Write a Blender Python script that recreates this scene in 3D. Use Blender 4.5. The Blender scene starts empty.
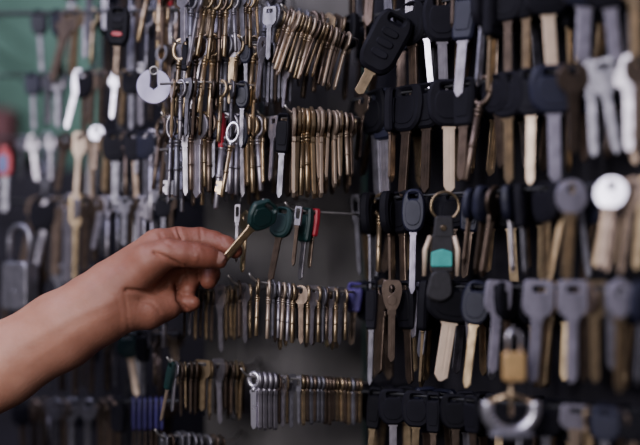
import bpy, bmesh, math, random
import numpy as np
from mathutils import Vector, Matrix
from mathutils.geometry import tessellate_polygon
R = random.Random(11)
scn = bpy.context.scene
C = scn.collection
F = 640 * 50 / 36          # focal length in pixels of the 640 px frame
HOR, ZC = 280.0, 1.40      # horizon row of the photograph and camera height

def P(px, py, Y):
    """point of the place that stands at depth Y behind pixel (px, py)"""
    return Vector(((px - 320) / F * Y, Y, ZC - (py - HOR) / F * Y))

# ------------------------------------------------------------------ materials
MATS = {}
def nodes_of(name):
    m = bpy.data.materials.new(name); m.use_nodes = True
    return m, m.node_tree, m.node_tree.nodes['Principled BSDF']

def mat(name, col, metal=0.0, rough=0.5, vary=0.25, dirt=0.3, scale=60, bump=0.0, spec=0.5, perobj=True, hue=None):
    m, nt, b = nodes_of(name)
    tc = nt.nodes.new('ShaderNodeTexCoord')
    nz = nt.nodes.new('ShaderNodeTexNoise'); nz.inputs['Scale'].default_value = scale; nz.inputs['Detail'].default_value = 5
    nt.links.new(tc.outputs['Object'], nz.inputs['Vector'])
    oi = nt.nodes.new('ShaderNodeObjectInfo')
    # brightness factor = (1 - vary + 2*vary*random) * (1 - dirt*noise)
    a = nt.nodes.new('ShaderNodeMapRange'); a.inputs[3].default_value = 1 - vary; a.inputs[4].default_value = 1 + vary
    if perobj: nt.links.new(oi.outputs['Random'], a.inputs[0])
    else: a.inputs[0].default_value = 0.5
    d = nt.nodes.new('ShaderNodeMapRange'); d.inputs[1].default_value = .35; d.inputs[2].default_value = .7
    d.inputs[3].default_value = 1.0; d.inputs[4].default_value = 1 - dirt
    nt.links.new(nz.outputs['Fac'], d.inputs[0])
    mu = nt.nodes.new('ShaderNodeMath'); mu.operation = 'MULTIPLY'
    nt.links.new(a.outputs[0], mu.inputs[0]); nt.links.new(d.outputs[0], mu.inputs[1])
    sc = nt.nodes.new('ShaderNodeVectorMath'); sc.operation = 'SCALE'
    sc.inputs[0].default_value = col[:3]
    nt.links.new(mu.outputs[0], sc.inputs['Scale'])
    nt.links.new(sc.outputs[0], b.inputs['Base Color'])
    r = nt.nodes.new('ShaderNodeMapRange'); r.inputs[3].default_value = rough - .07; r.inputs[4].default_value = min(1, rough + .2)
    nt.links.new(nz.outputs['Fac'], r.inputs[0]); nt.links.new(r.outputs[0], b.inputs['Roughness'])
    b.inputs['Metallic'].default_value = metal
    b.inputs['Specular IOR Level'].default_value = spec
    if bump:
        bp = nt.nodes.new('ShaderNodeBump'); bp.inputs['Strength'].default_value = bump; bp.inputs['Distance'].default_value = .001
        nt.links.new(nz.outputs['Fac'], bp.inputs['Height']); nt.links.new(bp.outputs[0], b.inputs['Normal'])
    MATS[name] = m
    return m

mat('pale', (.80, .62, .47), .4, .45, .05, .2, 60, .2)
mat('lav', (.40, .37, .46), .6, .42, .15, .5, 70, .25)
mat('nickel', (.42, .39, .44), .9, .36, .3, .45, 90, .35)
mat('steel', (.27, .26, .30), .9, .42, .3, .5, 90, .35)
mat('polished', (.80, .77, .87), .9, .24, .1, .3, 80, .25)
mat('brass', (.47, .35, .22), .9, .27, .45, .5, 90, .35)
mat('tan', (.50, .39, .30), .8, .40, .12, .3, 60, .25)
mat('bronze', (.19, .14, .11), .9, .34, .5, .5, 90, .35)
mat('black', (.008, .0075, .012), 0, .6, .4, .3, 80, .05, .13)
mat('navy', (.013, .014, .032), 0, .42, .3, .3, 80, .05, .35)
mat('green', (.004, .026, .026), 0, .42, .1, .25, 80, .05)
mat('red', (.38, .012, .03), 0, .4, .1, .25, 80)
mat('purple', (.085, .055, .27), 0, .4, .15, .25, 80)
mat('violet', (.035, .025, .13), 0, .45, .25, .25, 80)
mat('teal', (.06, .42, .38), 0, .55, .0, .2, 120)
mat('leather', (.018, .016, .02), 0, .6, .0, .3, 200, .2)
mat('goldbrass', (.85, .55, .25), .75, .42, .05, .2, 60)
mat('wire', (.5, .47, .46), .9, .32, .1, .4, 120)
mat('darkrod', (.035, .035, .04), .4, .55, .1, .3, 60)
mat('whitedisc', (.27, .25, .36), .5, .35, 0, .2, 40)
mat('maroon', (.10, .02, .025), 0, .6, 0, .3, 40)
mat('bluefob', (.10, .12, .32), 0, .45, 0, .3, 60)
mat('boardblack', (.016, .014, .022), 0, .75, 0, .4, 25, .1, .3, perobj=False)
mat('panelgrey', (.125, .115, .115), .25, .5, 0, .45, 14, .1, .4, perobj=False)
mat('greenwall', (.105, .21, .155), 0, .75, 0, .5, 7, .15, .3, perobj=False)
mat('floorgrey', (.06, .055, .05), 0, .8, 0, .4, 9, .1, .3, perobj=False)
mat('nail', (.30, .165, .135), 0, .35, 0, .15, 300, 0, .5, perobj=False)

def skin():
    m, nt, b = nodes_of('skin')
    tc = nt.nodes.new('ShaderNodeTexCoord')
    n1 = nt.nodes.new('ShaderNodeTexNoise'); n1.inputs['Scale'].default_value = 28; n1.inputs['Detail'].default_value = 6
    n2 = nt.nodes.new('ShaderNodeTexNoise'); n2.inputs['Scale'].default_value = 420; n2.inputs['Detail'].default_value = 3
    for n in (n1, n2): nt.links.new(tc.outputs['Object'], n.inputs['Vector'])
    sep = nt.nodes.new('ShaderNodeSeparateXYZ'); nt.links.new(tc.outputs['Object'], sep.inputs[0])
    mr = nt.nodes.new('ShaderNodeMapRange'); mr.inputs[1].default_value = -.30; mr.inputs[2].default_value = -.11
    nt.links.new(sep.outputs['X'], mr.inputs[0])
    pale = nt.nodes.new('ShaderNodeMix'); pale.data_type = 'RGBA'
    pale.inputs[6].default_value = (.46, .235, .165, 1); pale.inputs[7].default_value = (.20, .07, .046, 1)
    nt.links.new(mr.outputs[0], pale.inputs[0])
    mot = nt.nodes.new('ShaderNodeMix'); mot.data_type = 'RGBA'; mot.blend_type = 'MULTIPLY'
    cr = nt.nodes.new('ShaderNodeValToRGB')
    cr.color_ramp.elements[0].position = .3; cr.color_ramp.elements[0].color = (.72, .60, .55, 1)
    cr.color_ramp.elements[1].position = .68; cr.color_ramp.elements[1].color = (1.1, 1.06, 1.04, 1)
    nt.links.new(n1.outputs['Fac'], cr.inputs[0])
    mot.inputs[0].default_value = .8
    nt.links.new(pale.outputs[2], mot.inputs[6]); nt.links.new(cr.outputs[0], mot.inputs[7])
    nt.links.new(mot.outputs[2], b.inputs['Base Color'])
    b.inputs['Roughness'].default_value = .5
    b.inputs['Specular IOR Level'].default_value = .35
    b.inputs['Subsurface Weight'].default_value = .12
    b.inputs['Subsurface Radius'].default_value = (.006, .002, .001)
    bp = nt.nodes.new('ShaderNodeBump'); bp.inputs['Strength'].default_value = .45; bp.inputs['Distance'].default_value = .001
    nt.links.new(n2.outputs['Fac'], bp.inputs['Height']); nt.links.new(bp.outputs[0], b.inputs['Normal'])
    MATS['skin'] = m
skin()

# ------------------------------------------------------------------ mesh tools
class MB:
    def __init__(s): s.v = []; s.f = []; s.sm = []
    def add(s, vs, fs, smooth=False):
        o = len(s.v); s.v += [tuple(v) for v in vs]
        s.f += [tuple(i + o for i in f) for f in fs]; s.sm += [smooth] * len(fs)
    def plate(s, outer, holes=(), t=2.0, ch=.35, y0=0.0):
        """flat piece with chamfered edges: loops of (x, z), thickness t along y"""
        loops = [list(outer)] + [list(h)[::-1] for h in holes]
        def area(l): return sum(l[i][0] * l[(i + 1) % len(l)][1] - l[(i + 1) % len(l)][0] * l[i][1] for i in range(len(l)))
        for i, l in enumerate(loops):
            if (area(l) > 0) != (i == 0): l.reverse()
        def shrink(l, d):
            out = []; n = len(l)
            for i in range(n):
                a, b, c = Vector(l[i - 1]), Vector(l[i]), Vector(l[(i + 1) % n])
                e1 = (b - a); e2 = (c - b)
                if e1.length < 1e-9 or e2.length < 1e-9: out.append(tuple(b)); continue
                e1.normalize(); e2.normalize()
                n1 = Vector((-e1.y, e1.x)); n2 = Vector((-e2.y, e2.x)); nn = n1 + n2
                if nn.length < 1e-6: nn = n1
                nn.normalize(); k = d / max(.45, nn.dot(n1))
                out.append((b.x + nn.x * k, b.y + nn.y * k))
            return out
        ch = min(ch, t * .45)
        layers = [(-t / 2, ch), (-t / 2 + ch, 0), (t / 2 - ch, 0), (t / 2, ch)]
        vs = []; idx = []
        for y, d in layers:
            row = []
            for l in loops:
                q = shrink(l, d) if d else l
                row.append(list(range(len(vs), len(vs) + len(q))))
                vs += [(a, y + y0, b) for a, b in q]
            idx.append(row)
        fs = []
        for k in range(3):
            for li in range(len(loops)):
                A, B = idx[k][li], idx[k + 1][li]; n = len(A)
                for i in range(n):
                    j = (i + 1) % n; fs.append((A[i], A[j], B[j], B[i]))
        flat = [i for r in idx[0] for i in r]; flatT = [i for r in idx[3] for i in r]
        polys = [[Vector((vs[i][0], vs[i][2], 0)) for i in r] for r in idx[0]]
        for tri in tessellate_polygon(polys):
            fs.append(tuple(flat[i] for i in tri)); fs.append(tuple(flatT[i] for i in tri[::-1]))
        s.add(vs, fs)
    def tube(s, pts, r, n=8, cap=True):
        pts = [Vector(p) for p in pts]; vs = []; fs = []
        rr = r if isinstance(r, (list, tuple)) else [r] * len(pts)
        t0 = (pts[1] - pts[0]).normalized()
        up = Vector((0, 0, 1)) if abs(t0.z) < .9 else Vector((1, 0, 0))
        u = t0.cross(up).normalized()
        for i, p in enumerate(pts):
            t = (pts[min(i + 1, len(pts) - 1)] - pts[max(i - 1, 0)]).normalized()
            u = (u - t * u.dot(t)).normalized(); w = t.cross(u)
            for k in range(n):
                a = 2 * math.pi * k / n
                vs.append(p + (u * math.cos(a) + w * math.sin(a)) * rr[i])
        for i in range(len(pts) - 1):
            for k in range(n):
                fs.append((i * n + k, i * n + (k + 1) % n, (i + 1) * n + (k + 1) % n, (i + 1) * n + k))
        if cap:
            fs.append(tuple(range(n))[::-1]); fs.append(tuple((len(pts) - 1) * n + k for k in range(n)))
        s.add(vs, fs, True)
    def ring(s, rx, rz, r, c=(0, 0, 0), n=28, m=8, a0=0, a1=2 * math.pi):
        full = abs(a1 - a0 - 2 * math.pi) < 1e-6
        if not full:
            s.tube([(c[0] + rx * math.cos(a0 + (a1 - a0) * i / n), c[1], c[2] + rz * math.sin(a0 + (a1 - a0) * i / n)) for i in range(n + 1)], r, m); return
        vs = []; fs = []
        for i in range(n):
            a = 2 * math.pi * i / n
            for k in range(m):
                b = 2 * math.pi * k / m
                vs.append((c[0] + (rx + r * math.cos(b)) * math.cos(a), c[1] + r * math.sin(b), c[2] + (rz + r * math.cos(b)) * math.sin(a)))
        for i in range(n):
            for k in range(m):
                i2, k2 = (i + 1) % n, (k + 1) % m
                fs.append((i * m + k, i2 * m + k, i2 * m + k2, i * m + k2))
        s.add(vs, fs, True)
    def box(s, a, b):
        vs = [(x, y, z) for x in (a[0], b[0]) for y in (a[1], b[1]) for z in (a[2], b[2])]
        s.add(vs, [(0, 1, 3, 2), (4, 6, 7, 5), (0, 4, 5, 1), (2, 3, 7, 6), (0, 2, 6, 4), (1, 5, 7, 3)])
    def mesh(s, name, m, scale=1.0):
        me = bpy.data.meshes.new(name)
        me.from_pydata([(x * scale, y * scale, z * scale) for x, y, z in s.v], [], s.f)
        bm = bmesh.new(); bm.from_mesh(me)
        for f, q in zip(bm.faces, s.sm): f.smooth = q
        bmesh.ops.recalc_face_normals(bm, faces=bm.faces)
        bm.to_mesh(me); bm.free()
        me.materials.append(MATS[m]); return me

def link(name, me, parent=None):
    o = bpy.data.objects.new(name, me); C.objects.link(o)
    if parent: o.parent = parent
    return o
def tag(o, label=None, cat=None, group=None, kind=None):
    if label: o['label'] = label
    if cat: o['category'] = cat
    if group: o['group'] = group
    if kind: o['kind'] = kind
    return o
def circ(cx, cz, rx, rz=None, n=24, pw=1.0):
    rz = rz or rx; out = []
    for i in range(n):
        a = 2 * math.pi * i / n; c, s_ = math.cos(a), math.sin(a)
        out.append((cx + rx * math.copysign(abs(c) ** pw, c), cz + rz * math.copysign(abs(s_) ** pw, s_)))
    return out
def roundpoly(pts, r, n=4):
    out = []; N = len(pts)
    for i in range(N):
        a, b, c = Vector(pts[i - 1]), Vector(pts[i]), Vector(pts[(i + 1) % N])
        d1 = (a - b); d2 = (c - b); q = min(r, d1.length * .45, d2.length * .45)
        p1 = b + d1.normalized() * q; p2 = b + d2.normalized() * q
        for k in range(n + 1):
            t = k / n
            out.append(tuple((1 - t) ** 2 * p1 + 2 * t * (1 - t) * b + t * t * p2))
    return out

# ------------------------------------------------------------------ key kinds (millimetres, wire passes at the origin, key hangs down -z)
def blade_outline(w, z0, z1, teeth=0, seed=0, both=False):
    rr = random.Random(seed); h = w / 2
    left = [(-h, z0)]; right = [(h, z0)]
    n = 0; L = z0 - z1
    if n:
        for i in range(n):
            za = z0 - L * (.14 + .72 * i / n); zb = z0 - L * (.14 + .72 * (i + .5) / n)
            right += [(h, za), (h - rr.uniform(.15, .42) * w, zb)]
            if both: left += [(-h, za), (-h + rr.uniform(.1, .3) * w, zb)]
    right += [(h * .95, z0 - L * .9), (h * .25, z1)]
    left += [(-h, z0 - L * .93), (-h * .2, z1)]
    return right[::-1] + left        # tip (right side) up to the shoulder, then down the left
def flat_blade(w, z0, z1, teeth, seed, t=2.1, shoulder=1.0, both=False):
    m = MB()
    o = blade_outline(w, z0, z1, teeth, seed, both)
    m.plate(o, t=t, ch=.3)
    m.plate(roundpoly([(-w * .62, z0 + 1), (w * .62, z0 + 1), (w * .62, z0 - 3.2), (-w * .62, z0 - 3.2)], 1), t=t + .3, ch=.3)
    L = z0 - z1
    for s in (-1, 1):                 # milled ridges
        m.box((-w * .30, s * (t / 2 - .1), z0 - L * .88), (-w * .14, s * (t / 2 + .38), z0 - 3))
        m.box((w * .02, s * (t / 2 - .1), z0 - L * .8), (w * .12, s * (t / 2 + .3), z0 - 3))
    return m
HOLE = lambda r=3.2: circ(0, 1.0 - r, r, n=16)
def bow_plate(kind):
    m = MB(); t = 2.2
    if kind == 'round': m.plate(circ(0, -7, 11.5, 10.5, 28), [HOLE()], t, .45)
    elif kind == 'trefoil':
        o = []
        for i in range(42):
            a = 2 * math.pi * i / 42; r = 10.2 + 2.0 * math.cos(3 * (a - math.pi / 2))
            o.append((r * 1.05 * math.cos(a), -7.5 + r * math.sin(a)))
        m.plate(o, [HOLE(3)], t, .45)
    elif kind == 'square':
        m.plate(roundpoly([(-11, 4), (11, 4), (11.5, -13), (7, -18), (-7, -18), (-11.5, -13)], 3.5), [roundpoly([(-5, 1.0), (5, 1.0), (5, -3.5), (-5, -3.5)], 2)], t, .45)
    elif kind == 'shield':
        m.plate(roundpoly([(-9, 5), (9, 5), (11.5, -3), (8, -14), (4, -19), (-4, -19), (-8, -14), (-11.5, -3)], 4), [HOLE(3)], t, .45)
        for s in (-1, 1): m.plate(circ(0, -10.5, 5, 3.8, 18), [], .7, .2, y0=s * (t / 2 + .1))
    elif kind == 'hex':
        m.plate(roundpoly([(0, 5.5), (10, 0), (10, -11), (0, -18), (-10, -11), (-10, 0)], 2), [HOLE(3.4)], t, .45)
    elif kind == 'frame':             # open rectangular bow
        m.plate(roundpoly([(-7.5, 4), (7.5, 4), (7, -16), (-7, -16)], 2.5), [roundpoly([(-4.3, 1.0), (4.3, 1.0), (4, -9), (-4, -9)], 1.5)], 3, .5)
    return m
BOWLEN = dict(round=-17, trefoil=-17, square=-17.5, shield=-18.5, hex=-17, frame=-15.5)
META = {}
CACHE = {}
def car_head(kind):
    m = MB()
    if kind == 'car':
        o = roundpoly([(-13, 5), (13, 5), (17, -8), (15, -24), (8, -31), (-8, -31), (-15, -24), (-17, -8)], 5)
    elif kind == 'carlong':
        o = roundpoly([(-9, 5), (9, 5), (11, -12), (9, -36), (-9, -36), (-11, -12)], 4)
    elif kind == 'caroval':
        o = circ(0, -13, 16, 18, 30, .8)
    elif kind == 'cardiamond':
        o = roundpoly([(-7, 5), (7, 5), (17, -9), (13, -22), (6, -31), (-6, -31), (-13, -22), (-17, -9)], 3)
    hole = roundpoly([(-6, 1.0), (6, 1.0), (6, -3.2), (-6, -3.2)], 2)
    m.plate(o, [hole], 8.5, 2.0)
    inner = [(x * .68, (z + 14) * .6 - 15.5) for x, z in o]
    for s in (-1, 1): m.plate(inner, [], 1.6, .7, y0=s * 4.1)
    return m
def get_parts(kind, hm, bm_):
    key = (kind, hm, bm_)
    if key in CACHE: return CACHE[key]
    parts = []
    if kind in BOWLEN:
        z0 = BOWLEN[kind]; sd = sum(map(ord, kind))
        parts.append(('bow', bow_plate(kind).mesh('bow_' + kind, hm, .001), []))
        parts.append(('blade', flat_blade(7.6, z0, -57, 6, sd).mesh('blade_' + kind, bm_, .001), []))
        META[kind] = (57, 22)
    elif kind.startswith('car'):
        z0 = -35 if kind == 'carlong' else -30
        parts.append(('key_head', car_head(kind).mesh('head_' + kind, hm, .001), []))
        parts.append(('blade', flat_blade(8.4, z0, -82, 5 if kind != 'caroval' else 0, sum(map(ord, kind)), 2.6, both=True).mesh('blade_' + kind, bm_, .001), []))
        META[kind] = (82, 33)
    elif kind in ('lever', 'pipe'):
        b = MB(); b.ring(7.0, 9.5, 2.0, (0, 0, -6.5), 26, 8); b.tube([(0, 0, -16), (0, 0, -20)], 2.6, 10)
        parts.append(('bow', b.mesh('bow_' + kind, hm, .001), []))
        s = MB(); s.tube([(0, 0, -19.5), (0, 0, -22)], 3.4, 12); s.tube([(0, 0, -22), (0, 0, -24), (0, 0, -25)], [2.6, 3.3, 2.6], 12)
        s.tube([(0, 0, -20), (0, 0, -69), (0, 0, -70)], [2.5, 2.5, 1.9], 12)
        s.tube([(0, 0, -44), (0, 0, -46.5)], 3.0, 12)
        sub = []
        if kind == 'lever':
            t = MB(); t.plate([(2, -55), (10, -55), (10, -58.5), (7, -58.5), (7, -60.5), (10, -60.5), (10, -66), (6.5, -66), (6.5, -68), (2, -68)], [], 2.2, .3)
            sub = [('bit', t.mesh('bit_lever', bm_, .001))]
        parts.append(('shaft', s.mesh('shaft_' + kind, bm_, .001), sub)); META[kind] = (70, 20)
    elif kind == 'cruciform':        # thick little head, grooved stem (new blanks in tight packs)
        b = MB(); b.ring(5.6, 6.5, 2.4, (0, 0, -3.2), 22, 8); b.tube([(0, 0, -10.5), (0, 0, -15)], 2.8, 10)
        parts.append(('bow', b.mesh('bow_cr', hm, .001), []))
        parts.append(('blade', flat_blade(6.5, -14, -52, 0, 3, 3.6).mesh('blade_cr', bm_, .001), [])); META[kind] = (52, 17)
    CACHE[key] = parts
    return parts

MATWORD = dict(violet='dark purple', pale='pale tan', lav='lavender grey', nickel='silver', steel='grey', polished='bright silver', brass='brass', tan='tan', bronze='brown', black='black', navy='navy', green='dark green', red='red', purple='purple')
SHAPE = dict(round='round-bowed', trefoil='three-lobed', square='square-bowed', shield='shield-bowed', hex='six-sided', frame='open-bowed')
def look(kind, hm, bm_):
    if kind in SHAPE: 
        return f"{MATWORD[hm]} {SHAPE[kind]} flat key" if hm == bm_ else f"{SHAPE[kind]} flat key, {MATWORD[hm]} bow, {MATWORD[bm_]} blade"
    if kind == 'lever': return f"{MATWORD[bm_]} lever key with toothed bit"
    if kind == 'pipe': return f"{MATWORD[bm_]} round-stemmed key"
    if kind == 'cruciform': return f"{MATWORD[bm_]} blank key with ring bow"
    sh = dict(car='wide', carlong='narrow', caroval='oval', cardiamond='angular')[kind]
    return f"{MATWORD[bm_]} key with {sh} {MATWORD[hm]} head"
NAME = {}
for k in SHAPE: NAME[k] = ('house_key', 'key')
for k in ('lever', 'pipe'): NAME[k] = ('lever_key', 'key')
NAME['cruciform'] = ('blank_key', 'key')
for k in ('car', 'carlong', 'caroval', 'cardiamond'): NAME[k] = ('car_key', 'car key')
KEYS = []                # (object, row, look, screen x, label or None)
LIGHT = Vector((-.75, -.55, 2.35))
def key(kind, mats, piv, tip, row, yaw=None, w=None, label=None, glint=False, thick=1.0, lean=0.0):
    """hang one key: piv and tip are points of the place; yaw turns the face about the key's own axis"""
    hm, bm_ = (mats.split('/') + [mats])[:2] if '/' in mats else (mats, mats)
    parts = get_parts(kind, hm, bm_)
    Lm, Wm = META[kind]
    d = tip - piv; s = d.length / (Lm * .001); d.normalize()
    if yaw is None: yaw = R.uniform(-30, 30)
    side = d.cross(Vector((0, 1, 0))).normalized()
    n = side.cross(d).normalized()
    if n.y > 0: n = -n; side = -side
    if glint:
        V = (Vector((0, 0, ZC)) - piv).normalized(); Lg = (LIGHT - piv).normalized()
        n = (V + Lg).normalized()
        d = (d - n * d.dot(n)).normalized(); side = d.cross(n).normalized()
    else:
        q = Matrix.Rotation(math.radians(yaw), 3, d); n = q @ n; side = q @ side
    x = side; z = -d; y = z.cross(x)
    sw = s if w is None else w / (Wm * .001)
    M = Matrix(((x.x * sw, y.x * s * thick, z.x * s, piv.x), (x.y * sw, y.y * s * thick, z.y * s, piv.y), (x.z * sw, y.z * s * thick, z.z * s, piv.z), (0, 0, 0, 1)))
    nm, cat = NAME[kind]
    root = bpy.data.objects.new(nm, None); C.objects.link(root)
    root.empty_display_size = .01
    root.matrix_world = M
    for pn, me, sub in parts:
        o = link(pn, me, root)
        for sn, sm in sub: link(sn, sm, o)
    root['category'] = cat
    KEYS.append((root, row, look(kind, hm, bm_), piv.x / piv.y, label))
    return root

# ------------------------------------------------------------------ setting
def slab(name, a, b, m, **k):
    mb = MB(); mb.box(a, b); return tag(link(name, mb.mesh(name, m)), **k)
slab('floor', (-2, -1.5, -.05), (2, 1.62, 0), 'floorgrey', kind='structure')
slab('wall_back', (-2, 1.42, 0), (2, 1.5, 2.7), 'greenwall', kind='structure')

# black board on the right, slanting towards the viewer
KB = .7007
def Yr(px, off=0.0):      # depth of the front rail (off > 0 lies nearer the board)
    return (.93 + .0314 * KB + off) / (1 + KB * (px - 320) / F)
dirb = Vector((1, -KB, 0)).normalized(); nb = Vector((-KB, -1, 0)).normalized()
def board_pt(px, off): 
    Y = Yr(px, off); return Vector(((px - 320) / F * Y, Y, 0))
board = bpy.data.objects.new('display_board', None); C.objects.link(board)
pb0 = board_pt(366, .085); pb1 = board_pt(790, .085)
board.location = (pb0.x, pb0.y, 0)
tag(board, 'black board slanting nearer at right, rails full of car keys', 'display board')
mb = MB()
L = (pb1 - pb0).length
mb.box((0, 0, .55), (L, .018, 2.15))
pan = link('panel', mb.mesh('board_panel', 'boardblack'), board)
mb = MB()
for x in (0.01, L - .045): mb.box((x, .0, 0), (x + .035, .018 + .02, .55))
link('leg', mb.mesh('board_leg', 'boardblack'), board)
board.rotation_euler.z = math.atan2(-KB, 1)
RZ = {}
for nme, y in (('RA', -62), ('R0', 20), ('R1', 100), ('R2', 200), ('R3', 286), ('R4', 390)):
    RZ[nme] = ZC - (y - HOR) / F * .93
bi = None
def rail(z, off):
    a = board_pt(350, off); b = board_pt(700, off)
    inv = board.matrix_basis.inverted()
    back = -nb * ((.085 - off) * math.cos(math.atan(KB)) + .004)
    pts = [a + back + dirb * .03, a + back * .4 + dirb * .012, a, a + (b - a) * .25, a + (b - a) * .5, a + (b - a) * .75, b, b + back]
    pts = [inv @ Vector((p.x, p.y, z)) for p in pts]
    m = MB(); m.tube(pts, .0014, 8)
    link('rail', m.mesh('rail', 'darkrod'), board)
bpy.context.view_layer.update()
for nme, z in RZ.items():
    rail(z, 0.0); rail(z, .035)

def rk(row, kind, mats, px, tx, ty, yaw=None, w=None, off=0.0, **k):
    """key on a rail of the slanting board"""
    Y = Yr(px, off); p = Vector(((px - 320) / F * Y, Y, RZ[row]))
    t = P(tx, ty, Y)
    if w is None and not k.get('glint'): yaw = min(62, (yaw or 15) + 24) * R.choice((-1, 1, 1))
    if w: w = w * Y / F
    return key(kind, mats, p, t, row, yaw, w, **k)

# grey metal panel behind the middle hooks
PY = 1.0
pan = slab('metal_backboard', (P(205, 0, PY).x, PY, 0), (P(363, 0, PY).x, PY + .012, 2.1), 'panelgrey', label='dark grey stained sheet metal panel behind the middle hooks', cat='board')
slab('left_board', (P(98, 0, 1.16).x, 1.16, 0), (P(212, 0, 1.16).x, 1.175, 2.1), 'boardblack', label='narrow black upright board behind the keys above the wrist', cat='board').name = 'backing_board'
slab('shelf_board', (P(-90, 0, 1.25).x, 1.25, 0), (P(112, 0, 1.25).x, 1.265, P(0, 168, 1.25).z), 'boardblack', label='low black board below the green wall at far left', cat='board').name = 'backing_board'

HOOKC = 0
def hook(pts, backY, label, group=None, r=.0013, m='wire', name='wire_hook'):
    """wire: front points from tip to root, then it bends back to the panel"""
    q = [Vector(p) for p in pts]
    e = q[-1]; q += [e + Vector((.006, .006, 0)), Vector((e.x + .008, backY, e.z))]
    # soften
    out = [q[0]]
    for i in range(1, len(q) - 1):
        a, b, c = q[i - 1], q[i], q[i + 1]
        k1 = min(.006 / max((a - b).length, 1e-6), .45); k2 = min(.006 / max((c - b).length, 1e-6), .45)
        p1 = b.lerp(a, k1); p2 = b.lerp(c, k2)
        out += [p1, (p1 + 2 * b + p2) / 4, p2]
    out.append(q[-1])
    mb = MB(); mb.tube(out, r, 8)
    return tag(link(name, mb.mesh(name, m)), label, 'hook' if name == 'wire_hook' else 'rod', group)

# ------------------------------------------------------------------ keys on the black board (right)
NI, ST, PO, BR, TA, BZ = 'nickel', 'steel', 'polished', 'brass', 'tan', 'bronze'
for e in [
    ('car', 'black/bronze', 374, 368, 26, 10), ('car', 'black/steel', 384, 390, 28, 20), ('carlong', 'black/nickel', 411, 410, 24, 5),
    ('car', 'black/bronze', 353, 352, 34, 50), ('carlong', 'navy/bronze', 363, 366, 22, 40), ('car', 'black/steel', 426, 425, 20, 15),
    ('car', 'black/bronze', 458, 455, 32, 20), ('caroval', 'black/bronze', 442, 440, 14, 0), ('car', 'black/nickel', 484, 485, 18, 10),
    ('car', 'black/steel', 505, 508, 26, 10)]:
    rk('RA', *e)
for e in [
    ('caroval', 'black/bronze', 412, 414, 108, 25), ('car', 'black/nickel', 441, 444, 108, 0, 38), ('carlong', 'navy/nickel', 467, 458, 97, 10),
    ('car', 'black/steel', 486, 478, 86, 20), ('carlong', 'black/brass', 494, 490, 97, 20), ('car', 'black/bronze', 508, 508, 76, 15),
    ('caroval', 'black/brass', 527, 526, 75, 25), ('car', 'black/pale', 546, 552, 72, 0, 48), ('caroval', 'navy/lav', 586, 582, 64, 0, 56),
    ('car', 'black/lav', 606, 617, 74, 5, 48), ('square', 'brass', 634, 635, 84, 10, 28), ('pipe', 'brass', 356, 349, 54, 20),
    ('lever', 'bronze', 365, 366, 50, 30), ('car', 'black/bronze', 350, 344, 100, 50)]:
    rk('R0', *e)
rk('R0', 'car', 'black/polished', 424, 433, 95, glint=True, w=24, label='key with blazing white blade beside the big black remote')
for e in [
    ('car', 'black/steel', 374, 378, 197, 30), ('carlong', 'navy/nickel', 383, 386, 197, 20), ('carlong', 'black/bronze', 393, 391, 182, 30),
    ('car', 'black/bronze', 409, 402, 197, 25), ('car', 'black/bronze', 428, 425, 193, 20), ('car', 'black/pale', 449, 449, 193, 0, 44),
    ('carlong', 'black/bronze', 466, 461, 180, 20), ('car', 'black/bronze', 496, 501, 168, 30),
    ('caroval', 'black/brass', 508, 509, 184, 25), ('car', 'black/tan', 532, 530, 185, 25, 34), ('car', 'navy/lav', 553, 555, 183, 5, 48),
    ('round', 'bronze', 573, 574, 154, 0, 32, -.01), ('square', 'steel', 601, 617, 154, 20, 26), ('hex', 'steel', 590, 594, 157, 25, 26),
    ('trefoil', 'nickel', 628, 629, 152, 30, 26), ('round', 'bronze', 641, 637, 145, 10, 30), ('pipe', 'bronze', 484, 466, 181, 20), ('hex', 'bronze', 363, 357, 160, 30)]:
    rk('R1', *e)
for e in [
    ('frame', 'steel', 356, 360, 275, 35, 15), ('car', 'black/steel', 371, 372, 294, 45), ('pipe', 'brass', 380, 378, 272, 20),
    ('car', 'black/bronze', 391, 392, 294, 35), ('car', 'black/bronze', 402, 404, 294, 50), ('caroval', 'navy/lav', 414, 412, 294, 15, 24, -.012),
    ('caroval', 'navy/bronze', 472, 464, 264, 30), ('car', 'navy/bronze', 486, 476, 274, 20), ('round', 'bronze', 496, 482, 277, 30),
    ('car', 'navy/nickel', 509, 513, 272, 35), ('carlong', 'black/steel', 521, 526, 276, 30), ('car', 'black/brass', 546, 547, 279, 40),
    ('round', 'lav/brass', 572, 566, 282, 0, 30, -.012), ('square', 'brass', 568, 549, 281, 40, 18, .012), ('hex', 'steel', 578, 589, 278, 40, 18, .012),
    ('square', 'bronze', 622, 607, 273, 40, 20, .012), ('hex', 'brass', 610, 594, 268, 40, 20, .02), ('round', 'bronze', 634, 620, 275, 40, 22), ('trefoil', 'brass', 645, 636, 270, 40, 22)]:
    rk('R2', *e)
rk('R2', 'round', 'polished/bronze', 612, 603, 270, glint=True, w=30, off=-.015, label='key with glaring white round bow near the right edge')
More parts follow.
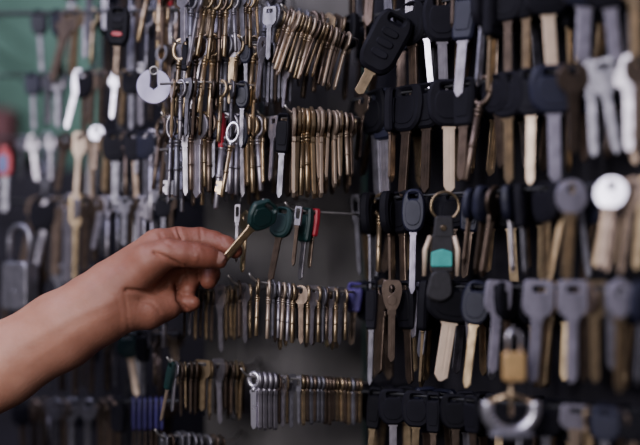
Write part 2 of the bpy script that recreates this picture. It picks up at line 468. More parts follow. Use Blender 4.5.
for e in [
    ('carlong', 'purple/bronze', 355, 351, 345, 5, 24), ('carlong', 'black/steel', 373, 370, 385, 25, 20), ('shield', 'bronze', 392, 391, 362, 0, 21, -.022),
    ('carlong', 'black/bronze', 406, 410, 384, 30), ('hex', 'bronze', 383, 378, 374, 30),
    ('trefoil', 'nickel', 418, 413, 338, 30), ('hex', 'steel', 428, 420, 357, 30), ('carlong', 'black/brass', 427, 421, 387, 50),
    ('car', 'black/pale', 455, 440, 381, 0, 54), ('caroval', 'navy/brass', 478, 466, 388, 15, 30), ('carlong', 'black/steel', 466, 470, 350, 30),
    ('square', 'lav', 499, 492, 373, -10, 27, -.012), ('car', 'black/bronze', 506, 508, 375, 20), ('square', 'lav', 539, 532, 383, 0, 30, -.012),
    ('hex', 'brass', 551, 541, 388, 40, None, .012), ('square', 'lav', 573, 571, 383, 0, 30, -.012), ('square', 'brass', 594, 595, 383, 10, 28),
    ('round', 'bronze', 584, 584, 382, 40), ('hex', 'lav/brass', 620, 619, 393, 0, 28, -.01), ('round', 'steel', 610, 612, 370, 40), ('car', 'navy/steel', 645, 638, 385, 10)]:
    rk('R3', *e)
for e in [
    ('carlong', 'black/brass', 376, 368, 475, 15, 24), ('car', 'black/nickel', 393, 393, 475, 5, 30), ('car', 'black/brass', 417, 414, 478, 10, 30),
    ('carlong', 'black/bronze', 434, 433, 478, 20, 24), ('car', 'black/bronze', 455, 456, 478, 10, 30), ('carlong', 'black/bronze', 472, 474, 475, 25),
    ('caroval', 'black/steel', 546, 545, 485, 10, 34), ('square', 'lav/tan', 577, 572, 475, 0, 32), ('hex', 'brass', 588, 585, 470, 30),
    ('car', 'navy/steel', 606, 603, 490, 10), ('car', 'black/bronze', 634, 633, 490, 10), ('round', 'bronze', 620, 621, 470, 40)]:
    rk('R4', *e)
# a second layer on the rails nearer the board
for row, yb in (('RA', 30), ('R0', 108), ('R1', 190), ('R2', 285), ('R3', 380), ('R4', 480)):
    px = 362 + R.uniform(0, 8)
    while px < 640:
        y = yb + (px - 350) * {'RA': -.2, 'R0': -.12, 'R1': -.1, 'R2': -.02, 'R3': .02, 'R4': .06}[row] + R.uniform(-14, 4)
        rk(row, R.choice(['car', 'carlong', 'carlong', 'caroval']), R.choice(['black/bronze', 'black/brass', 'black/steel', 'black/brass', 'navy/bronze']),
           px, px + R.uniform(-14, 8), y, R.uniform(-50, 50), off=.035)
        px += R.uniform(13, 22)

# ------------------------------------------------------------------ middle: hooks in focus
def ck(row, kind, mats, px, py, tx, ty, Y=.9, yaw=None, w=None, **k):
    if w: w = w * Y / F
    return key(kind, mats, P(px, py, Y), P(tx, ty, Y), row, yaw, w, **k)
def wirey(pts, px):
    for a, b in zip(pts, pts[1:]):
        if a[0] <= px <= b[0]: return a[1] + (b[1] - a[1]) * (px - a[0]) / (b[0] - a[0]), a[2] + (b[2] - a[2]) * (px - a[0]) / (b[0] - a[0])
    return (pts[0][1], pts[0][2]) if px < pts[0][0] else (pts[-1][1], pts[-1][2])
def wh(pts, label, tip=True, **k):
    q = [P(*p) for p in pts]
    if tip: q = [P(pts[0][0] - 5, pts[0][1] - 8, pts[0][2] - .006)] + q
    return hook(q, PY + .003, label, 'hooks on the grey panel', **k)
# row A (above the hand's key)
WA = [(290, 210, .897), (318, 212, .90), (352, 214, .905)]
wh(WA, 'wire hook carrying the green and red headed keys')
WA2 = [(268, 207, .905), (290, 204, .93), (300, 200, .95)]
wh(WA2, 'short wire hook beside the held key')
ck('A', 'caroval', 'green/bronze', 284, 211, 270, 281, .892, 35, 28, label='dark green oval key next right of the held key')
ck('A', 'frame', 'polished/bronze', 299, 210, 293, 266, .886, 30, 12, label='silver open-bowed key in front of green keys')
ck('A', 'carlong', 'green/nickel', 307, 212, 300, 280, .899, 50, label='green-headed key with grey blade behind the silver open bow')
ck('A', 'carlong', 'red/bronze', 315, 212, 309, 268, .901, 55, label='red-headed key peeking out behind the green ones')
# row B (two hooks below)
WB = [(254, 281, .883), (272, 284, .885), (300, 288, .892), (348, 292, .905)]
wh(WB, 'wire hook with upturned tip left of the purple key')
WB2 = [(233, 283, .90), (246, 287, .905), (262, 288, .93)]
wh(WB2, 'short wire hook right of the fingertips, tip curled up')
WB3 = [(178, 292, .915), (215, 290, .92), (252, 289, .935)]
wh(WB3, 'straight wire hook behind the curled fingers', tip=False)
def on(W, row, kind, mats, px, tx, ty, yaw=None, w=None, **k):
    y, Y = wirey(W, px); return ck(row, kind, mats, px, y, tx, ty, Y, yaw, w, **k)
for e in [('pipe', BR, 258, 256, 336, 78), ('pipe', TA, 269, 267, 339, 78), ('hex', ST, 273, 272, 338, 70), ('pipe', NI, 279, 278, 338, 78), ('pipe', TA, 284, 281, 340, 72), ('pipe', NI, 289, 287, 341, 75), ('pipe', BR, 293, 292, 343, 70),
          ('round', BZ, 301, 301, 344, 12, 15), ('square', NI, 313, 311, 345, -25, 12), ('pipe', BR, 308, 307, 343, 75), ('pipe', BR, 319, 318, 342, 74),
          ('round', ST, 323, 322, 344, 70), ('frame', NI, 331, 330, 344, -25, 11), ('pipe', BZ, 327, 326, 340, 78), ('shield', ST, 341, 339, 345, -25, 12),
          ('pipe', BR, 336, 335, 342, 75), ('pipe', BR, 346, 345, 340, 75)]:
    on(WB, 'B', *e)
for e in [('round', NI, 244, 245, 343, -22, 13), ('pipe', BR, 250, 250, 338, 75), ('hex', BZ, 239, 239, 338, 75)]:
    on(WB2, 'B2', *e)
for e in [('shield', NI, 219, 221, 352, -22, 14), ('round', BR, 226, 226, 340, 70), ('hex', BR, 230, 231, 338, 72), ('hex', BR, 235, 234, 340, 68), ('round', BZ, 212, 211, 342, 70),
          ('round', BR, 206, 206, 340, 65), ('hex', BZ, 201, 200, 338, 70), ('square', BR, 196, 195, 340, 65), ('round', NI, 190, 189, 336, 60), ('round', BZ, 185, 184, 338, 70),
          ('hex', BZ, 240, 240, 338, 75)]:
    on(WB3, 'B3', *e)
for i in range(17):
    px = 276 + i * 4.3; y, Y = wirey(WB, px)
    ck('B', R.choice(['hex', 'round']), R.choice([BZ, BR, ST]), px, y + 3.5, px + R.uniform(-2, 1), 342 + R.uniform(-6, 8), Y + .02, R.uniform(60, 80))
wh([(270, 290, .908), (300, 293, .914), (350, 298, .928)], 'second wire behind the one ending at the purple key')
# row C
WC = [(172, 365, .905), (205, 363, .915), (246, 365, .93)]
wh(WC, 'lower wire hook packed with brown keys, tip toward the purple heads')
WD = [(246, 376, .90), (300, 379, .91), (364, 383, .925)]
for i in range(12):
    px = 182 + i * 5.6; y, Y = wirey(WC, px)
    ck('C', R.choice(['hex', 'round']), R.choice([BZ, BZ, ST]), px, y + 2, px + R.uniform(-2, 1), 416 + R.uniform(-6, 5), Y + .02, R.uniform(60, 80))
wh([(176, 367, .93), (205, 365, .935), (248, 368, .952)], 'dim wire just behind the brown keys under the hand')
wh(WD, 'lowest wire hook packed with edge-on blank keys')
for i in range(12):
    px = 180 + i * 5.1 + R.uniform(-.6, .6)
    if 199 < px < 206 or 215 < px < 222: continue
    on(WC, 'C', R.choice(['round', 'hex', 'round']), R.choice([BZ, BZ, BR]), px, px + R.uniform(-1, 1), 413 + R.uniform(-4, 4), R.uniform(62, 82))
for e in [('square', BR, 203, 202, 411, 25), ('shield', NI, 218, 220, 424, -20, 14), ('round', BR, 241, 239, 420, 66), ('carlong', 'green/tan', 172, 161, 421, 40, 13), ('hex', NI, 176, 172, 412, 60)]:
    on(WC, 'C', *e)
for i in range(5):
    px = 254 + i * 5.2; on(WD, 'D', 'cruciform', 'nickel' if i else 'polished', px, px + .3, 430 + R.uniform(-1, 1), 70 if i else 25)
for e in [('round', NI, 283, 282, 427, -20, 13), ('hex', BZ, 279, 279, 424, 72), ('shield', ST, 291, 291, 428, -20, 13), ('frame', ST, 299, 299, 424, 30, 10), ('hex', BR, 287, 287, 424, 76)]:
    on(WD, 'D', *e)
for i in range(16):
    px = 303 + i * 3.8
    on(WD, 'D', 'cruciform', R.choice([BZ, BZ, ST, BR]), px, px + R.uniform(-.6, .6), 424 + R.uniform(-3, 2), R.uniform(60, 80))
WE = [(160, 437, .92), (190, 435, .93), (228, 440, .94)]
wh(WE, 'bottommost wire hook at the lower edge, grey keys on it')
for i in range(9):
    px = 164 + i * 7; on(WE, 'E', R.choice(['round', 'hex', 'square']), R.choice([ST, BZ]), px, px, 488, R.uniform(30, 70))

# top bundles
WT1 = [(286, 12, .882), (315, 22, .886), (352, 38, .892)]
wh(WT1, 'wire hook carrying the tilted brass bundle at top')
for i in range(15):
    px = 289 + i * 4.2
    on(WT1, 'T1', R.choice(['pipe', 'pipe', 'hex', 'round', 'lever']), R.choice([BR, BR, BR, BZ, TA]), px, px - 19 + i * .35 + R.uniform(-3, 3), wirey(WT1, px)[0] + R.uniform(49, 60), R.uniform(66, 84))
WT1b = [(262, 6, .918), (300, 14, .92), (350, 22, .925)]
wh(WT1b, 'wire hook behind the tilted brass bundle')
for i in range(11):
    px = 268 + i * 7.5
    on(WT1b, 'T1b', R.choice(['pipe', 'hex', 'round']), R.choice([BZ, BR, ST, BZ]), px, px - 10 + R.uniform(-6, 4), wirey(WT1b, px)[0] + R.uniform(62, 84), R.uniform(40, 80))
WT2 = [(290, 113, .884), (320, 114, .886), (354, 117, .892)]
wh(WT2, 'wire hook carrying the upright brass bundle')
for i in range(14):
    px = 294 + i * 4.3
    on(WT2, 'T2', R.choice(['pipe', 'hex', 'round', 'hex']), R.choice([BR, BR, TA, BZ, TA]), px, px + R.uniform(-4, 3), 187 + R.uniform(-12, 12), R.uniform(68, 86))
WT2b = [(262, 118, .91), (300, 117, .914), (352, 121, .92)]
wh(WT2b, 'wire hook behind the upright brass bundle')
for i in range(12):
    px = 290 + i * 5.4
    on(WT2b, 'T2b', R.choice(['hex', 'round']), R.choice([BZ, BR, BR]), px, px + R.uniform(-3, 3), 192 + R.uniform(-10, 10), R.uniform(55, 80))
ck('T2', 'carlong', 'black/steel', 284, 118, 279, 198, .888, 10, 22, label='black-headed key with wide grey blade left of upright brass bundle')
ck('T2', 'square', 'nickel', 274, 120, 270, 181, .892, 50, 14, label='slim silver key touching the black-headed key above the hand')
# steel pack between the two bundles and hanging silver flat keys
for nm_, y0_, y1_, lab in (('T4b', -10, 46, 'wire hook in the dark behind the topmost stems'), ('T5b', 48, 112, 'wire hook in the dark behind the brass stems'), ('T6b', 122, 188, 'wire hook in the dark behind the row over the hand')):
    W_ = [(160, y0_, .935), (220, y0_, .935), (285, y0_ + 1, .94)]
    wh(W_, lab, tip=False)
    px = 162
    while px < 284:
        kd = R.choice(['pipe', 'pipe', 'hex', 'round', 'carlong', 'lever', 'pipe'])
        on(W_, nm_, kd, 'black/steel' if kd == 'carlong' else R.choice([BZ, ST, BR, NI, BZ]), px, px + R.uniform(-9, 3), y1_ + R.uniform(-8, 10), R.uniform(15, 80))
        px += R.uniform(5, 8)
WT7 = [(160, 84, .89), (205, 82, .888), (262, 86, .9)]
wh(WT7, 'half hidden wire hook between the stems and the lower row', tip=False)
for e in [('hex', BR, 173, 171, 138, 70), ('shield', ST, 188, 186, 136, 30, 12), ('hex', BR, 203, 199, 135, 75), ('round', BZ, 212, 209, 140, 70), ('pipe', BR, 222, 218, 142, 30), ('hex', ST, 231, 230, 140, 65), ('caroval', 'navy/steel', 243, 241, 148, 15, 15), ('round', BR, 254, 252, 138, 70), ('hex', BZ, 195, 192, 138, 75), ('pipe', NI, 181, 180, 140, 30)]:
    on(WT7, 'T7', *e)
WT8 = [(160, 150, .915), (205, 148, .91), (262, 152, .925)]
wh(WT8, 'half hidden wire hook low over the back of the hand', tip=False)
for e in [('hex', NI, 168, 168, 204, 60), ('pipe', ST, 182, 182, 212, 30), ('round', BZ, 194, 193, 206, 60), ('pipe', BR, 203, 202, 205, 30), ('hex', NI, 227, 226, 202, 70), ('hex', BR, 233, 232, 200, 75), ('pipe', BZ, 247, 249, 204, 30), ('hex', BR, 256, 258, 203, 75), ('round', BZ, 213, 213, 205, 70), ('hex', ST, 240, 240, 204, 60)]:
    on(WT8, 'T8', *e)
WT3 = [(246, 44, .892), (270, 46, .893), (296, 50, .9)]
wh(WT3, 'wire hook with thin dark steel keys, upper middle')
for i in range(10):
    px = 258 + i * 3.7
    on(WT3, 'T3', 'hex', R.choice([ST, ST, BZ]), px, px - 2, 104 + R.uniform(-4, 3), R.uniform(76, 88))
ck('T3', 'shield', 'nickel', 263, 42, 257, 98, .880, -25, 12, label='silver shield-bowed key in front of thin dark steel keys')
ck('T3', 'square', 'nickel', 287, 66, 283, 108, .889, 40, 10, label='small silver square-bowed key under the tilted brass bundle')
ck('T3', 'square', 'steel', 270, 10, 268, 60, .880, 25, 15, label='grey square key at left end of tilted brass bundle')
# left half of the middle: long stems above the hand
WT4 = [(176, -6, .880), (205, -6, .880), (262, -4, .89)]
wh(WT4, 'topmost wire hook above the long stemmed keys', tip=False)
for e in [('pipe', BR, 208, 197, 56, 20), ('pipe', BR, 216, 208, 60, 20), ('pipe', BR, 227, 224, 57, 20), ('pipe', NI, 233, 236, 52, 20), ('pipe', BZ, 221, 219, 62, 20), ('hex', NI, 183, 183, 44, 40),
          ('pipe', ST, 192, 190, 58, 30), ('hex', ST, 241, 243, 38, 40), ('pipe', BR, 250, 250, 48, 30), ('hex', BR, 256, 258, 36, 70), ('hex', NI, 200, 188, 66, 65), ('pipe', BZ, 246, 246, 45, 25)]:
    on(WT4, 'T4', *e)
WT5 = [(176, 44, .892), (215, 38, .892), (258, 40, .90)]
wh(WT5, 'wire hook carrying brass stems below the topmost one')
for e in [('carlong', 'black/nickel', 187, 183, 108, 20, 12), ('pipe', BR, 181, 175, 116, 15), ('pipe', BR, 191, 183, 118, 20), ('round', NI, 203, 190, 110, 10, 14), ('pipe', BR, 208, 198, 113, 15),
          ('pipe', BR, 214, 209, 116, 15), ('lever', NI, 221, 220, 98, 20), ('round', 'nickel/brass', 233, 229, 104, 0, 17), ('pipe', BR, 238, 233, 104, 20), ('lever', ST, 226, 225, 112, 30), ('hex', BZ, 218, 215, 110, 60),
          ('pipe', BZ, 198, 193, 112, 25), ('caroval', 'navy/steel', 246, 246, 104, 20, 14), ('pipe', BR, 255, 249, 106, 20)]:
    on(WT5, 'T5', *e)
WT6 = [(166, 120, .90), (205, 116, .894), (264, 120, .905)]
wh(WT6, 'wire hook just above the back of the hand')
for e in [('lever', NI, 172, 169, 197, 10, 13), ('lever', ST, 178, 176, 197, 20), ('shield', NI, 185, 186, 196, 15, 15), ('round', NI, 197, 197, 198, 40), ('pipe', BR, 204, 205, 187, 20), ('caroval', 'navy/steel', 214, 213, 178, 20, 16),
          ('lever', NI, 231, 230, 194, 20), ('lever', NI, 238, 236, 195, 15), ('pipe', NI, 225, 216, 209, 15), ('carlong', 'red/steel', 222, 222, 190, 25, 10), ('caroval', 'navy/nickel', 241, 243, 197, 20, 18),
          ('pipe', BR, 250, 253, 193, 15), ('pipe', NI, 256, 261, 191, 20), ('hex', BR, 261, 262, 185, 60), ('pipe', BZ, 191, 191, 190, 30), ('hex', BR, 246, 247, 186, 65), ('pipe', BZ, 209, 209, 192, 30)]:
    on(WT6, 'T6', *e)
ck('T6', 'lever', 'polished/brass', 234, 126, 222, 197, .878, 12, 17, label='brass-stemmed key with bright silver ring bow above the held key')
ck('T6', 'frame', 'nickel', 238, 208, 236, 262, .897, 20, 9, label='small silver open-bowed key touching the held green head')
ck('T6', 'hex', 'brass', 246, 215, 242, 272, .905, 55, label='brass key behind the fingertips under the held green head')

# key in the fingers
ck('H', 'cardiamond', 'green/brass', 270, 206, 221, 263, .8705, -32, 31, label='green-headed key pinched between thumb and forefinger')

# ------------------------------------------------------------------ left: blurred rows further back
def Yl(px): return 1.035 - .115 * max(px, -40) / 200
LROW = {'L0': -22, 'L1': 12, 'L2': 74, 'L3': 136, 'L4': 200, 'L5': 268, 'L6': 335, 'L7': 402}
LN = {'L0': 'out of frame', 'L1': 'near top edge', 'L2': 'by the white disc', 'L3': 'below the white disc', 'L4': 'above the forearm', 'L5': 'behind the forearm', 'L6': 'under the forearm', 'L7': 'at the lower left'}
for k_, y in LROW.items():
    pts = [P(px, y + (px - 100) * -.02, Yl(px)) for px in (-60, -10, 40, 90, 140, 178)]
    root = [Vector((pts[0].x, 1.425, pts[0].z))]
    q = root + pts
    mb = MB(); e = pts[-1]
    q += [e + Vector((.006, .006, 0)), Vector((e.x + .01, 1.164, e.z))]
    mb.tube(q, .0028 if k_ == 'L1' else .0015, 8)
    tag(link('hanging_rod', mb.mesh('rod', 'darkrod')), f'dark rod carrying a row of keys, {LN[k_]} at left', 'rod', 'rods at the left')
    if k_ == 'L5': continue
    pts = [P(px, y + (px - 100) * -.02, Yl(px) + .05) for px in (-60, -10, 40, 90, 140, 178)]
    q = [Vector((pts[0].x + .01, 1.425, pts[0].z))] + pts
    e = pts[-1]; q += [e + Vector((.006, .006, 0)), Vector((e.x + .01, 1.164, e.z))]
    mb = MB(); mb.tube(q, .0013, 8)
    tag(link('hanging_rod', mb.mesh('rod', 'darkrod')), f'thinner dark rod behind the key row {LN[k_]} at left', 'rod', 'rods at the left')
def lk(row, kind, mats, px, tx, ty, yaw=None, w=None, dy=0, off=0, **k):
    Y = Yl(px) + off
    if w: w = w * Y / F
    return key(kind, mats, P(px, LROW[row] + (px - 100) * -.02 + dy, Y), P(tx, ty, Y), row, yaw, w, **k)
for row, lst in {
  'L0': [('pipe', BR, 152, 138, 42, 20), ('pipe', NI, 171, 171, 52, 20), ('pipe', BR, 161, 158, 50, 20), ('hex', ST, 90, 88, 40, 30), ('round', BZ, 140, 137, 38, 30), ('carlong', 'red/bronze', 167, 166, 48, 30), ('hex', ST, 105, 105, 30, 10), ('pipe', ST, 131, 131, 34, 10)],
  'L1': [('caroval', 'navy/steel', 39, 42, 72, 10, 18), ('caroval', 'navy/bronze', 57, 62, 76, 20, 16), ('hex', BR, 76, 73, 77, 30), ('square', NI, 86, 85, 58, 20), ('pipe', BR, 94, 91, 64, 20), ('round', BZ, 70, 52, 82, 20),
         ('pipe', BR, 160, 158, 70, 20), ('pipe', NI, 171, 171, 78, 25), ('lever', ST, 148, 146, 76, 10), ('hex', ST, 133, 131, 74, 20), ('hex', BR, 165, 164, 72, 60)],
  'L2': [('caroval', 'navy/steel', 33, 34, 130, 10, 18), ('trefoil', ST, 58, 58, 128, 10, 15), ('round', ST, 48, 46, 126, 40), ('round', BZ, 92, 90, 126, 20), ('hex', BZ, 102, 100, 124, 30), ('hex', NI, 140, 141, 126, 30), ('hex', BR, 124, 121, 126, 30), ('lever', NI, 175, 172, 128, 20), ('pipe', BR, 166, 163, 124, 20), ('caroval', 'black/steel', 132, 131, 130, 20), ('car', 'black/bronze', 84, 84, 138, 30)],
  'L3': [('trefoil', NI, 32, 37, 181, 0, 14), ('round', NI, 51, 51, 181, 10, 12), ('hex', BZ, 66, 57, 192, 25), ('square', 'tan', 80, 76, 198, 10, 14), ('hex', BZ, 92, 92, 198, 10, 16), ('round', BR, 107, 104, 192, 25), ('hex', NI, 138, 136, 174, 20), ('car', 'black/steel', 116, 115, 205, 10), ('car', 'black/bronze', 134, 137, 205, 10, 22), ('lever', NI, 152, 151, 222, 20), ('lever', ST, 160, 158, 205, 20), ('caroval', 'navy/steel', 146, 146, 200, 30), ('round', ST, 22, 20, 180, 30), ('pipe', BZ, 126, 126, 196, 20)],
  'L4': [('round', NI, 50, 36, 270, 10, 16), ('hex', BZ, 38, 22, 266, 20), ('hex', NI, 69, 67, 284, 30), ('square', BR, 77, 75, 282, 10, 15), ('hex', NI, 103, 93, 250, 30), ('round', BZ, 96, 94, 262, 30), ('hex', BZ, 86, 84, 272, 30), ('pipe', NI, 109, 107, 258, 20), ('pipe', ST, 118, 118, 250, 20), ('round', BZ, 58, 55, 276, 20), ('pipe', NI, 145, 144, 242, 20), ('hex', NI, 139, 138, 245, 30), ('round', ST, 125, 124, 246, 20), ('lever', NI, 152, 152, 245, 10), ('hex', BZ, 132, 130, 246, 40), ('caroval', 'black/steel', 164, 163, 248, 20), ('caroval', 'black/bronze', 44, 42, 284, 20), ('hex', BZ, 171, 171, 244, 30)],
  'L5': [('hex', ST, 60, 58, 325, 20), ('round', BZ, 22, 20, 325, 20), ('hex', BZ, 40, 40, 326, 20), ('car', 'black/bronze', 5, 5, 330, 20), ('pipe', BZ, 128, 128, 348, 20), ('pipe', NI, 166, 164, 348, 20), ('hex', ST, 148, 147, 350, 30)],
  'L6': [('caroval', 'green/pale', 127, 137, 396, 10, 26), ('hex', BZ, 62, 62, 392, 20), ('round', ST, 49, 49, 390, 30), ('hex', BZ, 75, 75, 396, 40), ('round', BZ, 92, 91, 394, 40), ('hex', BZ, 107, 107, 392, 40), ('pipe', BZ, 155, 155, 385, 20), ('carlong', 'black/steel', 143, 143, 396, 30), ('round', BZ, 84, 84, 388, 60), ('hex', ST, 115, 115, 388, 60)],
  'L7': [('pipe', NI, 49, 49, 441, 10), ('square', ST, 72, 72, 460, 10, 14), ('round', ST, 88, 88, 460, 20), ('hex', ST, 56, 56, 458, 20), ('round', BZ, 64, 64, 456, 40), ('caroval', 'black/bronze', 22, 24, 462, 10), ('hex', BZ, 34, 34, 458, 30), ('round', BZ, 100, 100, 460, 40), ('hex', BZ, 110, 110, 458, 40), ('carlong', 'black/bronze', 118, 118, 470, 30),
         ] + [('carlong', 'violet/bronze', 134 + i * 5.6, 134 + i * 5.6, 466, 80) for i in range(6)],
}.items():
    for e in lst: lk(row, *e, **({'thick': .5} if e[1].startswith('violet') else {}))
lk('L2', 'shield', 'polished', 80, 68, 130, glint=True, w=13, label='brilliant silver key hanging below the remote at upper left')
lk('L2', 'trefoil', 'polished', 116, 113, 120, glint=True, w=13, label='brilliant white key directly under the black remote at left')
lk('L3', 'round', 'polished/bronze', 97, 96, 172, glint=True, dy=-8, w=15, label='key with shining white round bow above the pale tan key')
for row, yb in (('L0', 36), ('L1', 80), ('L2', 128), ('L3', 200), ('L4', 262), ('L6', 392), ('L7', 462)):
    px = (66 if row in ('L0', 'L1') else 40) + R.uniform(0, 8)
    while px < 176:
        kd = R.choice(['hex', 'round', 'car', 'carlong', 'pipe'])
        mt = R.choice(['black/bronze', 'black/steel', 'navy/steel']) if kd.startswith('car') else R.choice([BZ, BZ, ST, NI])
        lk(row, kd, mt, px, px + R.uniform(-5, 3), yb + R.uniform(-8, 6), R.uniform(-60, 60), off=.05)
        px += R.uniform(13, 20)

# ------------------------------------------------------------------ labels of the keys
ROWP = {'RA': 'on black board, highest rail', 'R0': "on the big black remote's rail", 'R1': 'on rail above the teal fob', 'R2': "on the teal fob's rail",
        'R3': "on the brass padlock's rail", 'R4': "on black board's lowest rail",
        'A': 'by the held key', 'B': 'on purple-ended middle hook', 'B2': 'on short hook by fingertips', 'B3': 'on hook behind the fingers',
        'C': 'on lower hook below hand', 'D': 'on lowest packed hook', 'E': 'at bottom edge below hand', 'T1': 'in tilted bundle at top', 'T1b': 'behind the tilted brass bundle',
        'T2': 'in the upright brass bundle', 'T2b': 'behind the upright brass bundle', 'T3': 'in thin steel pack', 'T4': 'at top edge, middle', 'T5': 'above row over the hand',
        'T6': 'in row over the hand', 'T7': 'between stems and lower row', 'T8': 'low above the hand', 'T4b': 'in dark behind topmost stems', 'T5b': 'in dark behind brass stems', 'T6b': 'in dark above the hand', 'H': 'in the hand',
        'L0': 'at the top left edge', 'L1': "in the black remote's row", 'L2': "in the white disc's row", 'L3': "in row below white disc", 'L4': 'in row above the forearm', 'L5': 'behind the forearm',
        'L6': 'in row under the forearm', 'L7': 'in bottom left row'}
ORD = ['', 'first', 'second', 'third', 'fourth', 'fifth', 'sixth', 'seventh', 'eighth', 'ninth', 'tenth', 'eleventh', 'twelfth', 'thirteenth', 'fourteenth', 'fifteenth', 'sixteenth', 'seventeenth', 'eighteenth']
def finish_labels():
    by = {}
    for o, row, lk_, x, lab in KEYS:
        if lab: o['label'] = lab
        else: by.setdefault((row, lk_), []).append((x, o))
        grp = ROWP[row]; o['group'] = 'keys ' + grp
        if row == 'H': del o['group']
    for (row, lk_), lst in by.items():
        lst.sort(key=lambda q: q[0])
        for i, (x, o) in enumerate(lst):
            if len(lst) == 1: o['label'] = f'{lk_} {ROWP[row]}'
            else:
                w = 'leftmost' if i == 0 else 'rightmost' if i == len(lst) - 1 else ORD[i + 1] + ' from left,'
                o['label'] = f'{w} {lk_} {ROWP[row]}' if 'from' not in w else f'{ORD[i + 1]} {lk_} from left, {ROWP[row]}'
finish_labels()

# ------------------------------------------------------------------ other things
def thing(name, loc, label, cat, group=None):
    o = bpy.data.objects.new(name, None); C.objects.link(o); o.location = loc; o.empty_display_size = .02
    return tag(o, label, cat, group)
def remote(px, py, Y, tilt, s, label, red=False, blade='steel', blade_len=40):
    t = thing('remote_key', P(px, py, Y), label, 'car key')
    t.rotation_euler.y = math.radians(tilt); t.scale = (s,) * 3
    m = MB(); m.plate(roundpoly([(-13, 6), (13, 6), (17, -4), (16.5, -40), (10, -50), (-10, -50), (-16.5, -40), (-17, -4)], 6), [roundpoly([(-6, 2), (6, 2), (6, -3), (-6, -3)], 2)], 13, 3)
    body = link('casing', m.mesh('casing', 'black', .001), t)
    for i, z in enumerate((-14, -24, -34)):
        b = MB(); b.plate(circ(0, z, 8, 3.6, 20, .7), [], 2.4, .8, y0=-6.6)
        o = link('button', b.mesh('button', 'red' if (red and i == 2) else 'black', .001), body)
        if red and i == 2: o['label'] = 'red button'
    m = flat_blade(9, -49, -49 - blade_len, 4, 9, 2.6, both=True)
    link('blade', m.mesh('blade', blade, .001), t)
    return t
remote(119, 12, Yl(118) - .03, 3, .72, 'black car remote with a red button at upper left', True, 'bronze', 45)
rt = remote(397, 21, Yr(397) - .02, 28, 1.12, 'big tilted black car remote at top of the black board', False, 'brass', 24)

# teal fob
Yf = Yr(445) - .012
fob = thing('key_fob', P(445, 192, Yf), 'black leather fob with teal band hanging on a brass split ring', 'key fob')
u = 1000 * Yf / F
m = MB(); m.ring(14 * u, 14 * u, 1.5 * u, (0, 0, -14 * u), 36, 10); m.ring(14 * u, 14 * u, 1.2 * u, (0, 1.6 * u, -14 * u), 36, 10)
link('split_ring', m.mesh('split_ring', 'brass', .001), fob)
m = MB(); m.plate(roundpoly([(-10 * u, -24 * u), (8 * u, -24 * u), (9 * u, -46 * u), (-12 * u, -46 * u)], 3), [], 6, 1.5)
m.plate(roundpoly([(-13 * u, -42 * u), (8 * u, -42 * u), (8 * u, -80 * u), (-14 * u, -80 * u)], 2), [], 5, 1.2)
m.plate(roundpoly([(-14 * u, -78 * u), (6 * u, -78 * u), (8 * u, -104 * u), (-4 * u, -111 * u), (-20 * u, -106 * u)], 8), [], 8, 2)
st = link('strap', m.mesh('strap', 'leather', .001), fob)
m = MB(); m.plate(circ(-2 * u, -36 * u, 3 * u, n=18), [], 2, .6, y0=-3.4); link('rivet', m.mesh('rivet', 'brass', .001), st)
m = MB(); m.plate(roundpoly([(-14 * u, -60 * u), (-3 * u, -57 * u), (7 * u, -60 * u), (7 * u, -75 * u), (-14 * u, -75 * u)], 2), [], 7.5, 1); link('band', m.mesh('band', 'teal', .001), fob)['label'] = 'teal band'
for s, x0, x1 in ((-1, -15, -21), (1, 9, 12)):
    m = MB(); m.tube([(x0 * u, -2, -44 * u), ((x0 + x1) / 2 * u + s * 2, -2, -58 * u), (x1 * u, -2, -84 * u)], [2.2 * u, 2.8 * u, 2.0 * u], 10)
    link('clip_arm', m.mesh('clip_arm', 'pale', .001), fob)

def padlock(px, py, Y, w, h, label, body='goldbrass', sh='polished', shh=18, shw=.6, tilt=0, rnd=3, yaw=0):
    t = thing('padlock', P(px, py, Y), label, 'padlock')
    u = 1000 * Y / F; w *= u; h *= u; shh *= u
    m = MB(); m.plate(roundpoly([(-w / 2, -shh), (w / 2, -shh), (w / 2, -shh - h), (-w / 2, -shh - h)], rnd), [], w * .55, 1.8)
    m.plate(circ(0, -shh - h * .62, 2.6, n=16), [], 1, .3, y0=-w * .275)
    for k in range(3): m.box((-w / 2 - .15, -w * .2, -shh - h + 2 + k * 1.6), (w / 2 + .15, w * .2, -shh - h + 2.6 + k * 1.6))
    link('body', m.mesh('lock_body', body, .001), t)
    m = MB(); r = w * shw / 2; n = 14
    pts = [(-r, 0, -shh - 4)] + [(-r * math.cos(math.pi * i / n), 0, -r + r * math.sin(math.pi * i / n)) for i in range(n + 1)] + [(r, 0, -shh - 4)]
    m.tube(pts, w * .085, 10); link('shackle', m.mesh('shackle', sh, .001), t)
    t.rotation_euler.y = math.radians(tilt); t.rotation_euler.z = math.radians(yaw)
    return t
padlock(514, 331, Yr(514) - .045, 22, 29, 'small brass padlock with silver shackle among the car keys', shh=21)
padlock(20, 226, Yl(20) - .03, 34, 48, 'large grey padlock with thick ring shackle at far left', 'steel', 'steel', 36, .82, rnd=8, yaw=-28)

